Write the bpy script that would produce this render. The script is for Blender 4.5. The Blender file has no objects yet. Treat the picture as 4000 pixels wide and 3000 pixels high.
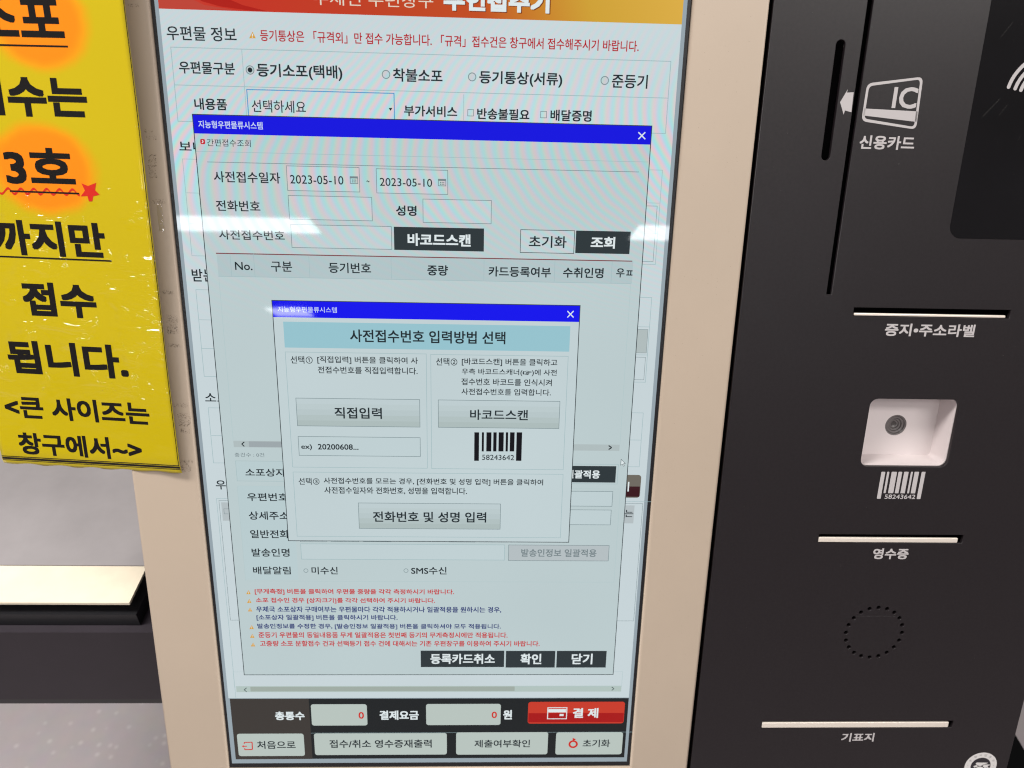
import bpy, math, random
from mathutils import Matrix, Vector

# ------------------------------------------------------------------ helpers for the set-up
scene = bpy.context.scene
COL = scene.collection
RECLINE = math.radians(20)
# kiosk frame: u to the right, v up along the reclined front, n out of the front (all metres)
K2W = Matrix.Translation((0, 0, 1.25)) @ Matrix.Rotation(-RECLINE, 4, 'X')
def loc(u, v, n=0.0):
    return Vector((u, -n, v))

# ------------------------------------------------------------------ camera
cam_data = bpy.data.cameras.new('camera'); cam = bpy.data.objects.new('camera', cam_data); COL.objects.link(cam)
def vec(p): return Vector((p[0], -p[2], p[1]))
cR, cU, cB = (vec(p).normalized() for p in ((0.99931, 0.02215, 0.02971), (-0.01308, 0.96095, -0.27643), (-0.03467, 0.27585, 0.96057)))
m = Matrix((cR, cU, cB)).transposed().to_4x4()
m.translation = vec((0.219013, -0.033629, 0.525033))
cam.matrix_world = K2W @ m
cam_data.sensor_width = 36.0
cam_data.lens = 2855.93 / 4000 * 36.0
cam_data.clip_start = 0.02; cam_data.clip_end = 200
cam_data.dof.use_dof = True
cam_data.dof.focus_distance = 0.535
cam_data.dof.aperture_fstop = 9.0
scene.camera = cam
scene.render.engine = 'CYCLES'; scene.cycles.filter_width = 1.15

# ------------------------------------------------------------------ world, lamps, exposure
world = bpy.data.worlds.new('World'); scene.world = world; world.use_nodes = True
bg = world.node_tree.nodes['Background']
bg.inputs['Color'].default_value = (1.0, 0.955, 0.92, 1); bg.inputs['Strength'].default_value = 0.30
def ceiling_lamp(x, y, sx, sy, power, col=(1.0, 0.97, 0.93)):
    d = bpy.data.lights.new('ceiling_lamp', 'AREA'); d.shape = 'RECTANGLE'; d.size = sx; d.size_y = sy
    d.energy = power; d.color = col
    o = bpy.data.objects.new('ceiling_lamp', d); COL.objects.link(o); o.location = (x, y, 2.69)
    return o
# the fluorescent panels of the office ceiling: far rows about four metres apart, overhead ones placed for their light
ceiling_lamp(-1.97, -5.33, 1.60, 0.42, 54, (0.93, 0.97, 1.0)); ceiling_lamp(2.02, -5.33, 1.24, 0.42, 42, (0.93, 0.97, 1.0))
ceiling_lamp(-2.50, -9.60, 0.52, 0.66, 26, (0.93, 0.97, 1.0))
ceiling_lamp(-0.95, -0.35, 1.24, 0.42, 62); ceiling_lamp(1.60, -1.25, 1.24, 0.42, 34)  # unseen overhead lamps; left one shifted and strengthened to brighten the scale plate
ceiling_lamp(0.12, -1.9, 1.24, 0.42, 16)
scene.view_settings.view_transform = 'Standard'; scene.view_settings.look = 'None'
scene.view_settings.exposure = 0.0; scene.view_settings.gamma = 1.0; scene.view_settings.use_curve_mapping = False

# ------------------------------------------------------------------ materials
def lin(c): return tuple(((x / 255) / 12.92 if x <= 10 else ((x / 255 + 0.055) / 1.055) ** 2.4) for x in c) + (1.0,)
MATS = {}
def new_mat(name):
    mt = bpy.data.materials.new(name); mt.use_nodes = True; MATS[name] = mt
    nt = mt.node_tree; nt.nodes.clear()
    out = nt.nodes.new('ShaderNodeOutputMaterial')
    return mt, nt, out
def N(nt, kind, **kw):
    n = nt.nodes.new(kind)
    for k, v in kw.items():
        if k.startswith('i_'): n.inputs[k[2:].replace('_', ' ')].default_value = v
        elif k.startswith('n_'): n.inputs[int(k[2:])].default_value = v
        else: setattr(n, k, v)
    return n
def math_node(nt, op, a, b=None):
    n = nt.nodes.new('ShaderNodeMath'); n.operation = op
    for i, x in enumerate((a, b)):
        if x is None: continue
        if hasattr(x, 'is_output'): nt.links.new(x, n.inputs[i])
        else: n.inputs[i].default_value = x
    return n.outputs[0]
def principled(name, col, rough=0.5, metal=0.0, spec=0.5, noise=None, bump=None, coat=0.0, coat_rough=0.05):
    """noise = (scale, amount): small colour variation; bump = (scale vector, strength, distance)"""
    mt, nt, out = new_mat(name)
    p = N(nt, 'ShaderNodeBsdfPrincipled'); nt.links.new(p.outputs[0], out.inputs[0])
    p.inputs['Base Color'].default_value = col if len(col) == 4 else tuple(col) + (1,)
    p.inputs['Roughness'].default_value = rough; p.inputs['Metallic'].default_value = metal
    p.inputs['Specular IOR Level'].default_value = spec
    p.inputs['Coat Weight'].default_value = coat; p.inputs['Coat Roughness'].default_value = coat_rough
    tc = N(nt, 'ShaderNodeTexCoord')
    if noise:
        t = N(nt, 'ShaderNodeTexNoise', i_Scale=noise[0], i_Detail=5.0, i_Roughness=0.65); nt.links.new(tc.outputs['Object'], t.inputs['Vector'])
        hi = tuple(min(1, c * (1 + noise[1])) for c in col[:3]) + (1,); lo = tuple(c * (1 - noise[1]) for c in col[:3]) + (1,)
        r = N(nt, 'ShaderNodeValToRGB'); r.color_ramp.elements[0].color = lo; r.color_ramp.elements[1].color = hi
        r.color_ramp.elements[0].position = 0.3; r.color_ramp.elements[1].position = 0.7
        nt.links.new(t.outputs['Fac'], r.inputs[0]); nt.links.new(r.outputs[0], p.inputs['Base Color'])
    if bump:
        mp = N(nt, 'ShaderNodeMapping'); mp.inputs['Scale'].default_value = bump[0]; nt.links.new(tc.outputs['Object'], mp.inputs[0])
        t = N(nt, 'ShaderNodeTexNoise', i_Scale=1.0, i_Detail=3.0); nt.links.new(mp.outputs[0], t.inputs['Vector'])
        b = N(nt, 'ShaderNodeBump', i_Strength=bump[1], i_Distance=bump[2]); nt.links.new(t.outputs['Fac'], b.inputs['Height'])
        nt.links.new(b.outputs[0], p.inputs['Normal']); nt.links.new(b.outputs[0], p.inputs['Coat Normal'])
    return mt, nt, p, tc

def screen_mat(name, rgb, moire=0.0, ramp=None):
    """a lit patch of the display: its own light plus the mirror sheen of the glass that covers it"""
    mt, nt, out = new_mat(name)
    em = N(nt, 'ShaderNodeEmission', i_Strength=1.0); em.inputs['Color'].default_value = tuple(max(0.0, x - 0.008) for x in lin(rgb)[:3]) + (1,)   # the glass adds its own sheen
    gl = N(nt, 'ShaderNodeBsdfGlossy', i_Roughness=0.028); gl.inputs['Color'].default_value = (1, 1, 1, 1)
    bk = N(nt, 'ShaderNodeBsdfDiffuse'); bk.inputs['Color'].default_value = (0.004, 0.004, 0.005, 1)
    fr = N(nt, 'ShaderNodeFresnel', i_IOR=1.33)
    mx = N(nt, 'ShaderNodeMixShader'); nt.links.new(fr.outputs[0], mx.inputs[0]); nt.links.new(bk.outputs[0], mx.inputs[1]); nt.links.new(gl.outputs[0], mx.inputs[2])
    ad = N(nt, 'ShaderNodeAddShader'); nt.links.new(em.outputs[0], ad.inputs[0]); nt.links.new(mx.outputs[0], ad.inputs[1])
    nt.links.new(ad.outputs[0], out.inputs[0])
    tc = N(nt, 'ShaderNodeTexCoord'); sp = N(nt, 'ShaderNodeSeparateXYZ'); nt.links.new(tc.outputs['Object'], sp.inputs[0])
    U, V = sp.outputs[0], sp.outputs[2]
    if ramp:                        # the printed-in colour blend of a picture element; stops along u + k*v (metres)
        k, stops = ramp
        x = math_node(nt, 'ADD', U, math_node(nt, 'MULTIPLY', V, k))
        lo, hi = stops[0][0], stops[-1][0]
        f = math_node(nt, 'DIVIDE', math_node(nt, 'SUBTRACT', x, lo), hi - lo)
        r = N(nt, 'ShaderNodeValToRGB'); cr = r.color_ramp
        cr.elements[0].position = 0; cr.elements[0].color = lin(stops[0][1]); cr.elements[1].position = 1; cr.elements[1].color = lin(stops[-1][1])
        for pos, c in stops[1:-1]:
            e = cr.elements.new((pos - lo) / (hi - lo)); e.color = lin(c)
        nt.links.new(f, r.inputs[0]); nt.links.new(r.outputs[0], em.inputs['Color'])
    if moire:                       # interference bands of the pixel grid, widest near the upper middle of the panel
        u = math_node(nt, 'MULTIPLY', math_node(nt, 'SUBTRACT', U, 0.200), 1000.0)
        v = math_node(nt, 'MULTIPLY', math_node(nt, 'ADD', V, 0.015), 1000.0)
        ph = math_node(nt, 'MULTIPLY', u, 0.135)
        ph = math_node(nt, 'ADD', ph, math_node(nt, 'MULTIPLY', math_node(nt, 'MULTIPLY', u, v), 0.0005))
        ph = math_node(nt, 'ADD', ph, math_node(nt, 'MULTIPLY', math_node(nt, 'MULTIPLY', v, v), -0.00115))
        wob = N(nt, 'ShaderNodeTexNoise', i_Scale=26.0, i_Detail=1.0); nt.links.new(tc.outputs['Object'], wob.inputs['Vector'])
        ph = math_node(nt, 'ADD', ph, math_node(nt, 'MULTIPLY', wob.outputs['Fac'], 1.1))
        env = math_node(nt, 'DIVIDE', math_node(nt, 'ADD', v, 12.0), 62.0)
        env = math_node(nt, 'POWER', 2.71828, math_node(nt, 'MULTIPLY', math_node(nt, 'MULTIPLY', env, env), -1.0))
        patch = N(nt, 'ShaderNodeTexNoise', i_Scale=11.0, i_Detail=1.5); nt.links.new(tc.outputs['Object'], patch.inputs['Vector'])
        env = math_node(nt, 'MULTIPLY', env, math_node(nt, 'ADD', math_node(nt, 'MULTIPLY', patch.outputs['Fac'], 1.5), 0.15))
        base = [max(0.0, x - 0.008) for x in lin(rgb)[:3]]; chans = []
        slow = N(nt, 'ShaderNodeTexNoise', i_Scale=7.0, i_Detail=1.0); nt.links.new(tc.outputs['Object'], slow.inputs['Vector'])
        sl = math_node(nt, 'MULTIPLY', math_node(nt, 'SUBTRACT', slow.outputs['Fac'], 0.5), 0.10)
        for c, off, amp in ((0, 0.0, 1.0), (1, 0.45, 0.40), (2, 0.62, 0.40)):
            s = math_node(nt, 'SINE', math_node(nt, 'MULTIPLY', math_node(nt, 'ADD', ph, off), 6.28318))
            s = math_node(nt, 'MULTIPLY', math_node(nt, 'MULTIPLY', s, env), moire * amp)
            s = math_node(nt, 'ADD', math_node(nt, 'ADD', s, 1.0), sl)
            chans.append(math_node(nt, 'MULTIPLY', s, base[c]))
        cb = N(nt, 'ShaderNodeCombineColor')
        for i, c in enumerate(chans): nt.links.new(c, cb.inputs[i])
        nt.links.new(cb.outputs[0], em.inputs['Color'])
    return mt

for nm, c in dict(ink=(36, 46, 50), ink2=(80, 95, 95), red=(178, 28, 38), redt=(196, 46, 50), redt2=(205, 45, 35), navy=(36, 52, 116), amber=(214, 160, 62),
                  white=(222, 232, 234), cream=(226, 214, 196), pale=(206, 218, 242), rule=(158, 184, 188), rule2=(176, 198, 200), rimgrey=(122, 140, 144),
                  grey=(120, 134, 138), dark=(48, 57, 60), black=(16, 20, 26), bluerim=(84, 150, 200), btnlow=(176, 188, 188), btnlow2=(181, 191, 194),
                  greybrown=(112, 107, 98), maroon=(62, 30, 34), track=(178, 195, 190), track2=(176, 189, 190), thumb=(160, 172, 164), thumb2=(158, 168, 172),
                  crimson=(196, 34, 48), wine=(124, 62, 66), blue=(0, 14, 222), blue2=(0, 20, 236), cyan=(150, 195, 206), dlgcol=(185, 204, 207),
                  bannershadow=(112, 48, 20), bannerdark=(176, 34, 24), bannerlite=(190, 70, 56), foot=(32, 36, 37), footbrown=(62, 58, 54),
                  red1=(200, 60, 42), red2=(168, 24, 16), border_glow=(150, 164, 172), fbtn=(184, 196, 190)).items():
    screen_mat(nm, c)
screen_mat('page', (200, 213, 217), 0.34)
screen_mat('dlg', (188, 204, 206), 0.26); screen_mat('dlg2', (178, 196, 199), 0.16)
screen_mat('field', (192, 208, 211), 0.30); screen_mat('pop', (194, 209, 212), 0.06)
for i, c in enumerate(((190, 205, 208), (187, 202, 204), (183, 198, 200), (178, 193, 193), (173, 188, 187))): screen_mat('btn%d' % i, c)
screen_mat('banner', (190, 65, 30), ramp=(0.35, [(0.0, (202, 78, 58)), (0.07, (196, 44, 26)), (0.16, (190, 58, 24)), (0.235, (192, 74, 22)), (0.275, (200, 128, 34)), (0.31, (206, 160, 48)), (0.37, (218, 172, 66))]))

principled('beige_plastic', (0.425, 0.342, 0.268), 0.42, noise=(5.0, 0.035), bump=((900, 900, 900), 0.06, 0.0004))
principled('dark_plastic', (0.0110, 0.0080, 0.0095), 0.40, spec=0.36, noise=(420.0, 0.25), bump=((2500, 2500, 2500), 0.10, 0.0003))
principled('pad_plastic', (0.0035, 0.003, 0.004), 0.14, spec=0.28, noise=(9.0, 0.3))
principled('black_plastic', (0.0025, 0.0025, 0.003), 0.7, spec=0.06)
principled('rubber', (0.008, 0.008, 0.010), 0.35, spec=0.4)
principled('print', (0.45, 0.42, 0.425), 0.6, spec=0.2)
principled('lip_metal', (0.80, 0.72, 0.64), 0.38, metal=0.35, spec=0.5, bump=((60, 400, 400), 0.05, 0.0005))
principled('housing_white', (0.62, 0.555, 0.555), 0.40)
principled('lens_grey', (0.13, 0.115, 0.115), 0.35); principled('lens_dark', (0.065, 0.056, 0.056), 0.3)
principled('emblem_white', (0.58, 0.555, 0.55), 0.5, spec=0.3); principled('emblem_dark', (0.022, 0.019, 0.024), 0.5, spec=0.3); principled('emblem_ink', (0.25, 0.24, 0.24), 0.6)
principled('steel', (0.52, 0.485, 0.495), 0.30, metal=0.6, noise=(6.0, 0.12), bump=((10, 4, 10), 0.22, 0.01))
principled('light_band_cream', (0.72, 0.635, 0.50), 0.3, noise=(14.0, 0.10))  # cream colour stands for a bright band of light
principled('housing_dark', (0.0155, 0.0105, 0.0165), 0.5, spec=0.4, noise=(30.0, 0.12))
principled('signink', (0.005, 0.004, 0.004), 0.25, spec=0.4); principled('signred', (0.50, 0.016, 0.008), 0.4, spec=0.3)

def speckled_floor():
    mt, nt, p, tc = principled('floor_tile', (0.40, 0.37, 0.38), 0.55)
    a = N(nt, 'ShaderNodeTexVoronoi', i_Scale=40.0); nt.links.new(tc.outputs['Object'], a.inputs['Vector'])
    r = N(nt, 'ShaderNodeValToRGB'); r.color_ramp.elements[0].position = 0.06; r.color_ramp.elements[1].position = 0.24
    r.color_ramp.elements[0].color = (0.54, 0.475, 0.485, 1); r.color_ramp.elements[1].color = (0.44, 0.375, 0.39, 1)
    nt.links.new(a.outputs['Distance'], r.inputs[0])
    t = N(nt, 'ShaderNodeTexNoise', i_Scale=30.0, i_Detail=6.0); nt.links.new(tc.outputs['Object'], t.inputs['Vector'])
    mx = N(nt, 'ShaderNodeMix', data_type='RGBA', blend_type='MULTIPLY'); mx.inputs['Factor'].default_value = 0.18
    nt.links.new(r.outputs[0], mx.inputs[6]); nt.links.new(t.outputs['Color'], mx.inputs[7])
    hs = N(nt, 'ShaderNodeHueSaturation', i_Saturation=0.75, i_Value=0.92); nt.links.new(mx.outputs[2], hs.inputs['Color'])
    nt.links.new(hs.outputs[0], p.inputs['Base Color'])
speckled_floor()

def sign_sheet_mat():
    mt, nt, p, tc = principled('sign_yellow', (0.66, 0.46, 0.004), 0.5, spec=0.05, coat=1.0, coat_rough=0.085)
    sp = N(nt, 'ShaderNodeSeparateXYZ'); nt.links.new(tc.outputs['Object'], sp.inputs[0])
    wob = N(nt, 'ShaderNodeTexNoise', i_Scale=45.0, i_Detail=2.0); nt.links.new(tc.outputs['Object'], wob.inputs['Vector'])
    tot = None
    for cu, cv, ru, rv in ((-0.0585, 0.1440, 0.0305, 0.0255), (-0.0695, 0.0545, 0.0330, 0.0270)):    # sprayed orange spots printed behind the words
        a = math_node(nt, 'DIVIDE', math_node(nt, 'SUBTRACT', sp.outputs[0], cu), ru)
        b = math_node(nt, 'DIVIDE', math_node(nt, 'SUBTRACT', sp.outputs[2], cv), rv)
        d = math_node(nt, 'SQRT', math_node(nt, 'ADD', math_node(nt, 'MULTIPLY', a, a), math_node(nt, 'MULTIPLY', b, b)))
        d = math_node(nt, 'ADD', d, math_node(nt, 'MULTIPLY', math_node(nt, 'SUBTRACT', wob.outputs['Fac'], 0.5), 0.25))
        mr = N(nt, 'ShaderNodeMapRange', interpolation_type='SMOOTHSTEP'); nt.links.new(d, mr.inputs[0])
        mr.inputs[1].default_value = 1.26; mr.inputs[2].default_value = 0.80
        tot = mr.outputs[0] if tot is None else math_node(nt, 'MAXIMUM', tot, mr.outputs[0])
    mx = N(nt, 'ShaderNodeMix', data_type='RGBA'); nt.links.new(tot, mx.inputs['Factor'])
    mx.inputs[6].default_value = (0.455, 0.345, 0.001, 1); mx.inputs[7].default_value = (0.74, 0.195, 0.0004, 1)
    nt.links.new(mx.outputs[2], p.inputs['Base Color'])
    # crinkled clear film over the print: nearly flat at the top, wrinkled in the lower half
    mp = N(nt, 'ShaderNodeMapping'); mp.inputs['Scale'].default_value = (30, 30, 100); nt.links.new(tc.outputs['Object'], mp.inputs[0])
    t = N(nt, 'ShaderNodeTexNoise', i_Scale=1.0, i_Detail=2.5, i_Roughness=0.5, i_Distortion=0.9); nt.links.new(mp.outputs[0], t.inputs['Vector'])
    mr = N(nt, 'ShaderNodeMapRange', interpolation_type='SMOOTHSTEP'); nt.links.new(sp.outputs[2], mr.inputs[0])
    mr.inputs[1].default_value = 0.055; mr.inputs[2].default_value = 0.015; mr.inputs[3].default_value = 0.05; mr.inputs[4].default_value = 1.0
    mr2 = N(nt, 'ShaderNodeMapRange', interpolation_type='SMOOTHSTEP'); nt.links.new(sp.outputs[2], mr2.inputs[0])
    mr2.inputs[1].default_value = -0.125; mr2.inputs[2].default_value = -0.085; mr2.inputs[3].default_value = 0.12; mr2.inputs[4].default_value = 1.0
    pat = N(nt, 'ShaderNodeTexNoise', i_Scale=28.0, i_Detail=2.0); nt.links.new(tc.outputs['Object'], pat.inputs['Vector'])
    pr = N(nt, 'ShaderNodeMapRange', interpolation_type='SMOOTHSTEP'); nt.links.new(pat.outputs['Fac'], pr.inputs[0]); pr.inputs[1].default_value = 0.42; pr.inputs[2].default_value = 0.62; pr.inputs[3].default_value = 0.1
    h = math_node(nt, 'MULTIPLY', math_node(nt, 'MULTIPLY', math_node(nt, 'MULTIPLY', t.outputs['Fac'], mr.outputs[0]), mr2.outputs[0]), pr.outputs[0])
    b = N(nt, 'ShaderNodeBump', i_Strength=1.0, i_Distance=0.0052); nt.links.new(h, b.inputs['Height'])
    nt.links.new(b.outputs[0], p.inputs['Coat Normal'])
sign_sheet_mat()

def film_mat(name, col, fac, rough, bump):
    mt, nt, out = new_mat(name)
    tr = N(nt, 'ShaderNodeBsdfTransparent'); gl = N(nt, 'ShaderNodeBsdfGlossy', i_Roughness=rough); gl.inputs['Color'].default_value = col
    mx = N(nt, 'ShaderNodeMixShader', n_0=fac); nt.links.new(tr.outputs[0], mx.inputs[1]); nt.links.new(gl.outputs[0], mx.inputs[2]); nt.links.new(mx.outputs[0], out.inputs[0])
    tc = N(nt, 'ShaderNodeTexCoord'); t = N(nt, 'ShaderNodeTexNoise', i_Scale=420.0, i_Detail=3.0); nt.links.new(tc.outputs['Object'], t.inputs['Vector'])
    b = N(nt, 'ShaderNodeBump', i_Strength=bump, i_Distance=0.0006); nt.links.new(t.outputs['Fac'], b.inputs['Height']); nt.links.new(b.outputs[0], gl.inputs['Normal'])
film_mat('clear_film', (1, 1, 1, 1), 0.20, 0.05, 0.35)
def stain_mat():
    mt, nt, out = new_mat('adhesive_dirt')
    tr = N(nt, 'ShaderNodeBsdfTransparent'); d = N(nt, 'ShaderNodeBsdfDiffuse'); d.inputs['Color'].default_value = (0.10, 0.08, 0.065, 1)
    mx = N(nt, 'ShaderNodeMixShader', n_0=0.24); nt.links.new(tr.outputs[0], mx.inputs[1]); nt.links.new(d.outputs[0], mx.inputs[2]); nt.links.new(mx.outputs[0], out.inputs[0])
stain_mat()
film_mat('dust', (0.8, 0.78, 0.76, 1), 0.20, 0.9, 0.0)

# ------------------------------------------------------------------ mesh building
class MB:
    """collects flat shapes in (u, v, n) millimetres and links them as ONE mesh object"""
    LAYER = 0.05
    def __init__(s): s.v = []; s.f = []; s.m = []; s.mats = []
    def mi(s, name):
        if name not in s.mats: s.mats.append(name)
        return s.mats.index(name)
    def poly3(s, pts, mat):
        b = len(s.v); s.v += [(p[0] / 1000, -p[2] / 1000, p[1] / 1000) for p in pts]
        s.f.append(tuple(range(b, b + len(pts)))); s.m.append(s.mi(mat))
    def poly(s, pts, n, mat): s.poly3([(a, b, n) for a, b in pts], mat)
    def rect(s, u0, v0, u1, v1, n, mat):
        u0, u1 = sorted((u0, u1)); v0, v1 = sorted((v0, v1)); s.poly([(u0, v0), (u1, v0), (u1, v1), (u0, v1)], n, mat)
    def outline(s, u0, v0, u1, v1, n, mat, w):
        u0, u1 = sorted((u0, u1)); v0, v1 = sorted((v0, v1)); h = w / 2
        s.rect(u0 - h, v1 - h, u1 + h, v1 + h, n, mat); s.rect(u0 - h, v0 - h, u1 + h, v0 + h, n, mat)
        s.rect(u0 - h, v0 + h, u0 + h, v1 - h, n, mat); s.rect(u1 - h, v0 + h, u1 + h, v1 - h, n, mat)
    def line(s, u0, v0, u1, v1, n, mat, w):
        L = math.hypot(u1 - u0, v1 - v0) or 1e-6; a, b = -(v1 - v0) / L * w / 2, (u1 - u0) / L * w / 2
        s.poly([(u0 - a, v0 - b), (u1 - a, v1 - b), (u1 + a, v1 + b), (u0 + a, v0 + b)], n, mat)
    def rrect_pts(s, u0, v0, u1, v1, r, k=6):
        u0, u1 = sorted((u0, u1)); v0, v1 = sorted((v0, v1)); out = []
        for cx, cy, a0 in ((u1 - r, v1 - r, 0), (u0 + r, v1 - r, 90), (u0 + r, v0 + r, 180), (u1 - r, v0 + r, 270)):
            out += [(cx + r * math.cos(math.radians(a0 + 90 * i / k)), cy + r * math.sin(math.radians(a0 + 90 * i / k))) for i in range(k + 1)]
        return out
    def disc(s, u, v, r, n, mat, k=28): s.poly([(u + r * math.cos(6.28318 * i / k), v + r * math.sin(6.28318 * i / k)) for i in range(k)], n, mat)
    def strip(s, outer, inner, n, mat, closed=True, n2=None):
        c = len(outer); n2 = n if n2 is None else n2
        for i in range(c if closed else c - 1):
            j = (i + 1) % c; s.poly3([(*outer[i], n), (*outer[j], n), (*inner[j], n2), (*inner[i], n2)], mat)
    def ring(s, u, v, r0, r1, n, mat, a0=0, a1=360, k=32, r2=None, n2=None):
        cl = abs(a1 - a0) >= 360; q = k if cl else k + 1
        an = [math.radians(a0 + (a1 - a0) * i / k) for i in range(q)]
        s.strip([(u + r1 * math.cos(a), v + r1 * math.sin(a)) for a in an], [(u + r0 * math.cos(a), v + r0 * math.sin(a)) for a in an], n, mat, cl, n2)
    def box(s, u0, v0, n0, u1, v1, n1, mat):
        P = lambda u, v, n: (u, v, n)
        for q in (((u0, v0, n1), (u1, v0, n1), (u1, v1, n1), (u0, v1, n1)), ((u1, v0, n0), (u0, v0, n0), (u0, v1, n0), (u1, v1, n0)),
                  ((u0, v0, n0), (u0, v0, n1), (u0, v1, n1), (u0, v1, n0)), ((u1, v0, n1), (u1, v0, n0), (u1, v1, n0), (u1, v1, n1)),
                  ((u0, v1, n1), (u1, v1, n1), (u1, v1, n0), (u0, v1, n0)), ((u0, v0, n0), (u1, v0, n0), (u1, v0, n1), (u0, v0, n1))):
            s.poly3(q, mat)
    def text(s, body, u0, v0, w, h, n, mat, bold=0.0, rot=None):
        o = bpy.data.objects.get('type_setter')          # one text curve, re-used so that the font is read once
        if o is None:
            cu = bpy.data.curves.new('type_setter', 'FONT'); cu.resolution_u = 3; o = bpy.data.objects.new('type_setter', cu)
        o.data.body = body
        me = o.to_mesh()
        vs = [(p.co.x, p.co.y) for p in me.vertices]; fs = [tuple(p.vertices) for p in me.polygons]
        o.to_mesh_clear()
        x0 = min(p[0] for p in vs); x1 = max(p[0] for p in vs); y0 = min(p[1] for p in vs); y1 = max(p[1] for p in vs)
        k = s.mi(mat); d = 0.022 * max(0.0, bold + 0.25) * h          # heavier strokes: the glyphs laid over themselves, each a hair wider apart
        steps = [(0, 0)] if d < 0.004 * h else [(d, d), (-d, d), (-d, -d), (d, -d)]
        if bold > 1.0: steps += [(d, 0), (-d, 0), (0, d), (0, -d)]
        w -= 2 * d; h -= 2 * d; u0 += d; v0 += d
        for q, (dx, dy) in enumerate(steps):
            b = len(s.v); nn = n + 0.003 * q
            for x, y in vs:
                a, c = (x - x0) / (x1 - x0) * w + dx, (y - y0) / (y1 - y0) * h + dy
                if rot is not None:
                    a -= w / 2; c -= h / 2; a, c = a * math.cos(rot) - c * math.sin(rot), a * math.sin(rot) + c * math.cos(rot)
                s.v.append(((u0 + a) / 1000, -nn / 1000, (v0 + c) / 1000))
            for f in fs: s.f.append(tuple(b + i for i in f)); s.m.append(k)
    def curve(s, loops, n0, n1, bevel, mat, res=2):
        """a plate between n0 and n1 with rounded edges and real holes: first loop outside, the others holes"""
        cu = bpy.data.curves.new('plate', 'CURVE'); cu.dimensions = '2D'; cu.fill_mode = 'BOTH'
        bv = bevel / 1000; cu.extrude = (n1 - n0) / 2000 - bv; cu.bevel_depth = bv; cu.bevel_resolution = res; cu.offset = -bv
        for lp in loops:
            sp = cu.splines.new('POLY'); sp.points.add(len(lp) - 1); sp.use_cyclic_u = True
            for p, (a, b) in zip(sp.points, lp): p.co = (a / 1000, b / 1000, 0, 1)
        o = bpy.data.objects.new('plate', cu); COL.objects.link(o); bpy.context.view_layer.update()
        me = o.evaluated_get(bpy.context.evaluated_depsgraph_get()).to_mesh()
        b = len(s.v); mid = (n0 + n1) / 2000; k = s.mi(mat)
        s.v += [(p.co.x, -(p.co.z + mid), p.co.y) for p in me.vertices]
        for f in me.polygons: s.f.append(tuple(b + i for i in f.vertices)); s.m.append(k)
        bpy.data.objects.remove(o); bpy.data.curves.remove(cu)
    def run(s, ops, base=0.0):
        for op in ops:
            k = op[0]
            if k == 'r': s.rect(*op[1:5], base + op[5] * s.LAYER, op[6])
            elif k == 'grad':                                     # a button face that darkens downwards in five steps
                for i in range(5): s.rect(op[1], op[4] - (op[4] - op[2]) * (i + 1) / 5, op[3], op[4] - (op[4] - op[2]) * i / 5, base + op[5] * s.LAYER, '%s%d' % (op[6], i))
            elif k == 'rr': s.poly(s.rrect_pts(*op[1:6]), base + op[6] * s.LAYER, op[7])
            elif k == 'o': s.outline(*op[1:5], base + op[5] * s.LAYER, op[6], op[7])
            elif k == 'l': s.line(*op[1:5], base + op[5] * s.LAYER, op[6], op[7])
            elif k == 't': s.text(op[1], *op[2:6], base + op[6] * s.LAYER, op[7], op[8])
            elif k == 'p': s.poly(op[1], base + op[2] * s.LAYER, op[3])
            elif k == 'c': s.disc(*op[1:4], base + op[4] * s.LAYER, op[5])
            elif k == 'ring': s.ring(*op[1:5], base + op[5] * s.LAYER, op[6])
            elif k == 'quadring': s.quadring(*op[1:4], base + op[4] * s.LAYER, op[5])
    def quadring(s, q, rad, w, n, mat):
        c = (sum(p[0] for p in q) / 4, sum(p[1] for p in q) / 4)
        def rounded(pts, r):
            out = []
            for i in range(4):
                p, a, b = Vector(pts[i]), Vector(pts[i - 1]), Vector(pts[(i + 1) % 4])
                s0 = p + (a - p).normalized() * r; s1 = p + (b - p).normalized() * r
                out += [tuple(s0 * (1 - t) ** 2 + p * 2 * t * (1 - t) + s1 * t * t) for t in (0, .2, .4, .6, .8, 1)]
            return out
        inner = [(c[0] + (p[0] - c[0]) * (1 - w / abs(p[0] - c[0])), c[1] + (p[1] - c[1]) * (1 - w / abs(p[1] - c[1]))) for p in q]
        s.strip(rounded(q, rad), rounded(inner, rad * .7), n, mat)
    def build(s, name, parent=None, smooth=False):
        me = bpy.data.meshes.new(name); me.from_pydata(s.v, [], s.f)
        for k in s.mats: me.materials.append(MATS[k])
        for p, k in zip(me.polygons, s.m): p.material_index = k; p.use_smooth = smooth
        me.update()
        o = bpy.data.objects.new(name, me); COL.objects.link(o)
        if parent: o.parent = parent
        return o
def tag(o, label=None, cat=None, group=None, kind=None):
    for k, v in (('label', label), ('category', cat), ('group', group), ('kind', kind)):
        if v: o[k] = v
    return o
def empty(name, mw, label, cat):
    o = bpy.data.objects.new(name, None); COL.objects.link(o); o.matrix_world = mw; o.empty_display_size = 0.1
    return tag(o, label, cat)
def world_box(mb, x0, y0, z0, x1, y1, z1, mat):
    mb.box(x0 * 1000, z0 * 1000, -y1 * 1000, x1 * 1000, z1 * 1000, -y0 * 1000, mat)
def bevel(o, w, seg=3):
    md = o.modifiers.new('soft_edge', 'BEVEL'); md.width = w; md.segments = seg; md.limit_method = 'ANGLE'; md.angle_limit = math.radians(40); return o

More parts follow.
